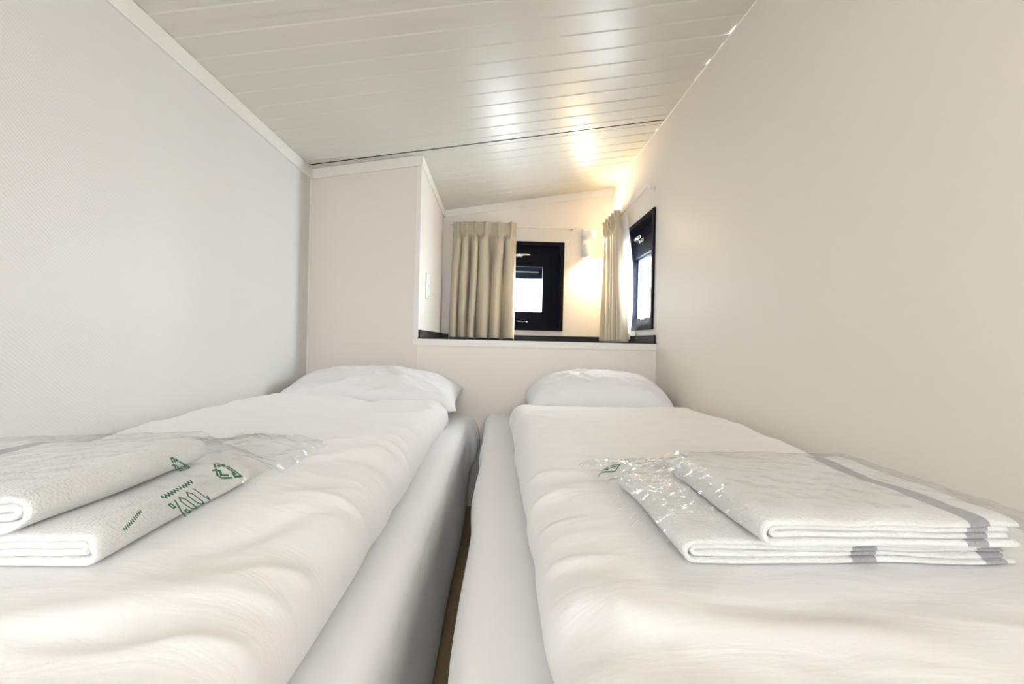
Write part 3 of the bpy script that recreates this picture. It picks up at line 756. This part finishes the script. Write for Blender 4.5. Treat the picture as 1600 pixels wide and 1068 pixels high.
def raster(P, st=0.008):
    X = P[..., 0].ravel(); Y = P[..., 1].ravel(); Z = P[..., 2].ravel()
    x0, y0 = X.min(), Y.min(); nx = int((X.max()-x0)/st)+2; ny = int((Y.max()-y0)/st)+2
    G = np.full((nx, ny), -1.0); np.maximum.at(G, (((X-x0)/st).astype(int), ((Y-y0)/st).astype(int)), Z)
    def f(x, y):
        i = np.clip(((x-x0)/st).astype(int), 1, nx-2); j = np.clip(((y-y0)/st).astype(int), 1, ny-2)
        n9 = np.stack([G[i+a, j+b] for a in (-1, 0, 1) for b in (-1, 0, 1)]); return n9.max(0)*0.6 + G[i, j].clip(n9.max(0)-0.004)*0.4
    return f
def bag(label, x0, x1, y0, y1, stacks, base, tail_y, tail_h, seed, corner, dz_fn):
    """clear film bag: top sheet draped over the towels, crumpled tail beyond them, and a bottom sheet"""
    step = 0.0055
    nx = int((x1-x0)/step)+1; ny = int((y1-y0)/step)+1
    s = np.linspace(0, 1, nx)[:, None] + np.zeros((1, ny)); t = np.linspace(0, 1, ny)[None, :] + np.zeros((nx, 1))
    x = x0 + (x1-x0)*s; y = y0 + (y1-y0)*t
    x, y = corner(x, y, s, t)
    h = np.zeros_like(x)
    for (a0, a1, b0, b1, hh, sl) in stacks:
        hh = hh + sl*(x-(a0+a1)/2)
        dx = np.maximum(np.maximum(a0-x, x-a1), 0); dy = np.maximum(np.maximum(b0-y, y-b1), 0)
        d = np.hypot(dx, dy)
        h = np.maximum(h, hh*np.clip(1-d/(hh*1.0+0.012), 0, 1)**0.9)
    for _ in range(3):                       # relax a little (film bridges corners), then re-enforce
        hs = h.copy(); hs[1:-1, 1:-1] = (h[:-2, 1:-1]+h[2:, 1:-1]+h[1:-1, :-2]+h[1:-1, 2:])/4
        h = np.maximum(h, hs)
    # crumple: faceted noise
    fac = np.abs(vnoise(x*24+y*9, y*30-x*6, seed)) + 0.6*np.abs(vnoise(x*55-y*12, y*60+x*14, seed+1)) + 0.3*np.abs(vnoise(x*110, y*120, seed+2))
    tl = sstep(tail_y-0.03, tail_y+0.03, y)
    edge = np.clip(np.minimum(np.minimum(s, 1-s)*(x1-x0), np.minimum(t, 1-t)*(y1-y0))/0.012, 0, 1)
    amp = 0.0022 + 0.0065*tl
    lift = tail_h(x, y)*tl
    gb = np.maximum(base, dz_fn(x, y)) + 0.002
    zt_ = gb + 0.0015 + h + (fac*amp + lift)*edge
    Pt = np.stack([x, y, zt_], -1)
    zb_ = gb + 0*x + lift*edge*0.35
    Pb = np.stack([x, y, zb_], -1)
    c = np.array([(x0+x1)/2, (y0+y1)/2, base])
    root = empty('plastic_bag', c.tolist())
    tag(root, label, 'bag')
    grid_mesh('film', Pt-c, m_film, root)
    def zat(px, py):
        w = np.exp(-((x-px)**2 + (y-py)**2)/0.007**2); return float((w*zt_).sum()/w.sum())
    return root, c, zat

# green print: outline arrows and a figure, laid on the film surface
def stroke(polys, wd=0.0022):
    out = []
    for pl in polys:
        for i in range(len(pl)-1):
            a = Vector(pl[i]); b = Vector(pl[i+1]); d = (b-a).normalized(); n = Vector((-d.y, d.x))*wd/2; e = d*wd*0.4
            L = (b-a).length; k = max(1, int(L/0.003))
            for q in range(k):
                p0 = a.lerp(b, q/k); p1 = a.lerp(b, (q+1)/k)
                if q == 0: p0 = p0-e
                if q == k-1: p1 = p1+e
                out.append((p0+n, p0-n, p1-n, p1+n))
    return out
GLYPH = {'1': [[(0.15, 0.75), (0.35, 1), (0.35, 0)]],
         '0': [[(0.1, 0.2), (0.1, 0.8), (0.3, 1), (0.5, 0.8), (0.5, 0.2), (0.3, 0), (0.1, 0.2)]],
         '%': [[(0, 0), (0.7, 1)], [(0.05, 0.7), (0.05, 0.95), (0.25, 0.95), (0.25, 0.7), (0.05, 0.7)], [(0.45, 0.05), (0.45, 0.3), (0.65, 0.3), (0.65, 0.05), (0.45, 0.05)]],
         'recycle': [[(0.15, 0.55), (0.5, 1.05), (0.72, 0.75)], [(0.60, 0.95), (0.72, 0.75), (0.50, 0.72)],
                     [(0.85, 0.6), (1.05, 0.2), (0.95, 0.05), (0.55, 0.05)], [(0.68, 0.18), (0.55, 0.05), (0.68, -0.08)],
                     [(0.35, 0.05), (0.02, 0.05), (-0.05, 0.2), (0.15, 0.45)], [(0.0, 0.40), (0.15, 0.45), (0.18, 0.28)],
                     [(0.28, 0.50), (0.5, 0.82), (0.60, 0.68)], [(0.30, 0.2), (0.12, 0.2), (0.22, 0.38)], [(0.60, 0.2), (0.88, 0.2), (0.76, 0.48)]],
         'line': [[(0.1*k, 0.12*((k*7) % 3)) for k in range(32)]],
         'box': [[(0, 0), (1.4, 0), (1.4, 0.55), (0, 0.55), (0, 0)], [(0.2, 0.15), (1.2, 0.4)], [(0.2, 0.4), (0.7, 0.15)]]}
def green(root, c, items, project):
    for (nm, g, ox, oy, size, ang) in items:
        bm = bmesh.new()
        ca, sa = math.cos(ang), math.sin(ang); adv = 0.0
        for ch in ([g] if g in GLYPH else list(g)):
            pl = [[((p[0]+adv)*size, p[1]*size) for p in s_] for s_ in GLYPH[ch]]
            for quad in stroke(pl, size*0.10):
                vs = [bm.verts.new(Vector(project(ox + p.x*ca - p.y*sa, oy + p.x*sa + p.y*ca)) - Vector(c.tolist())) for p in quad]
                bm.faces.new(vs)
            adv += 0.75
        o = from_bm(nm, bm, m_green, root); o['label'] = 'green print on the clear film'

def cornL(x, y, s, t):
    # tail narrows and swings towards the aisle
    k = sstep(0.62, 1.0, t); return x + 0.06*k*(1-s)*1.2 + 0.0*k, y + 0.03*s*k
hL = lambda x, y: 0.030*np.exp(-((x+0.50)/0.09)**2 - ((y-0.95)/0.10)**2) + 0.022*np.exp(-((x+0.68)/0.09)**2 - ((y-0.92)/0.08)**2) + 0.004
rb, cb, zL = bag('crinkled clear plastic bag with green print around the left towels', -0.850, -0.385, 0.462, 1.04,
    [(-0.82, -0.418, 0.50, 0.79, 0.043, 0), (-0.825, -0.488, 0.49, 0.775, 0.078, 0.052)], PL_BASE, 0.825, hL, 61, cornL, raster(PDL))
def projL(sx, sy):
    # print runs over the slope facing the aisle: sx along y, sy up the slope
    y = sy; x = sx
    return (x, y, zL(x, y)+0.0012)
green(rb, cb, [('recycling_mark', 'recycle', -0.432, 0.715, 0.034, -0.9), ('printed_text', '100%', -0.408, 0.640, 0.021, -1.5),
    ('printed_line', 'line', -0.420, 0.645, 0.020, -1.5), ('recycling_mark', 'recycle', -0.462, 0.665, 0.020, -0.6), ('printed_line', 'line', -0.412, 0.545, 0.012, -1.3)], projL)
def cornR(x, y, s, t):
    k = sstep(0.60, 1.0, t); return x - 0.01*k*(1-s) - 0.14*k*s, y - 0.03*(1-s)*k
hR = lambda x, y: 0.018*np.exp(-((x-0.40)/0.09)**2 - ((y-0.94)/0.07)**2) + 0.014*np.exp(-((x-0.25)/0.06)**2 - ((y-0.90)/0.07)**2) + 0.003
rb2, cb2, zR = bag('clear plastic bag with glinting crumpled end around the right towels', 0.195, 0.715, 0.487, 1.02,
    [(0.238, 0.665, 0.555, 0.84, 0.039, 0), (0.318, 0.635, 0.525, 0.805, 0.075, 0)], PR_BASE, 0.845, hR, 83, cornR, raster(PDR))
green(rb2, cb2, [('recycling_mark', 'box', 0.198, 0.86, 0.028, -0.9), ('printed_text', 'line', 0.206, 0.815, 0.008, -0.9)], lambda a, b: (a, b, zR(a, b)+0.0012))
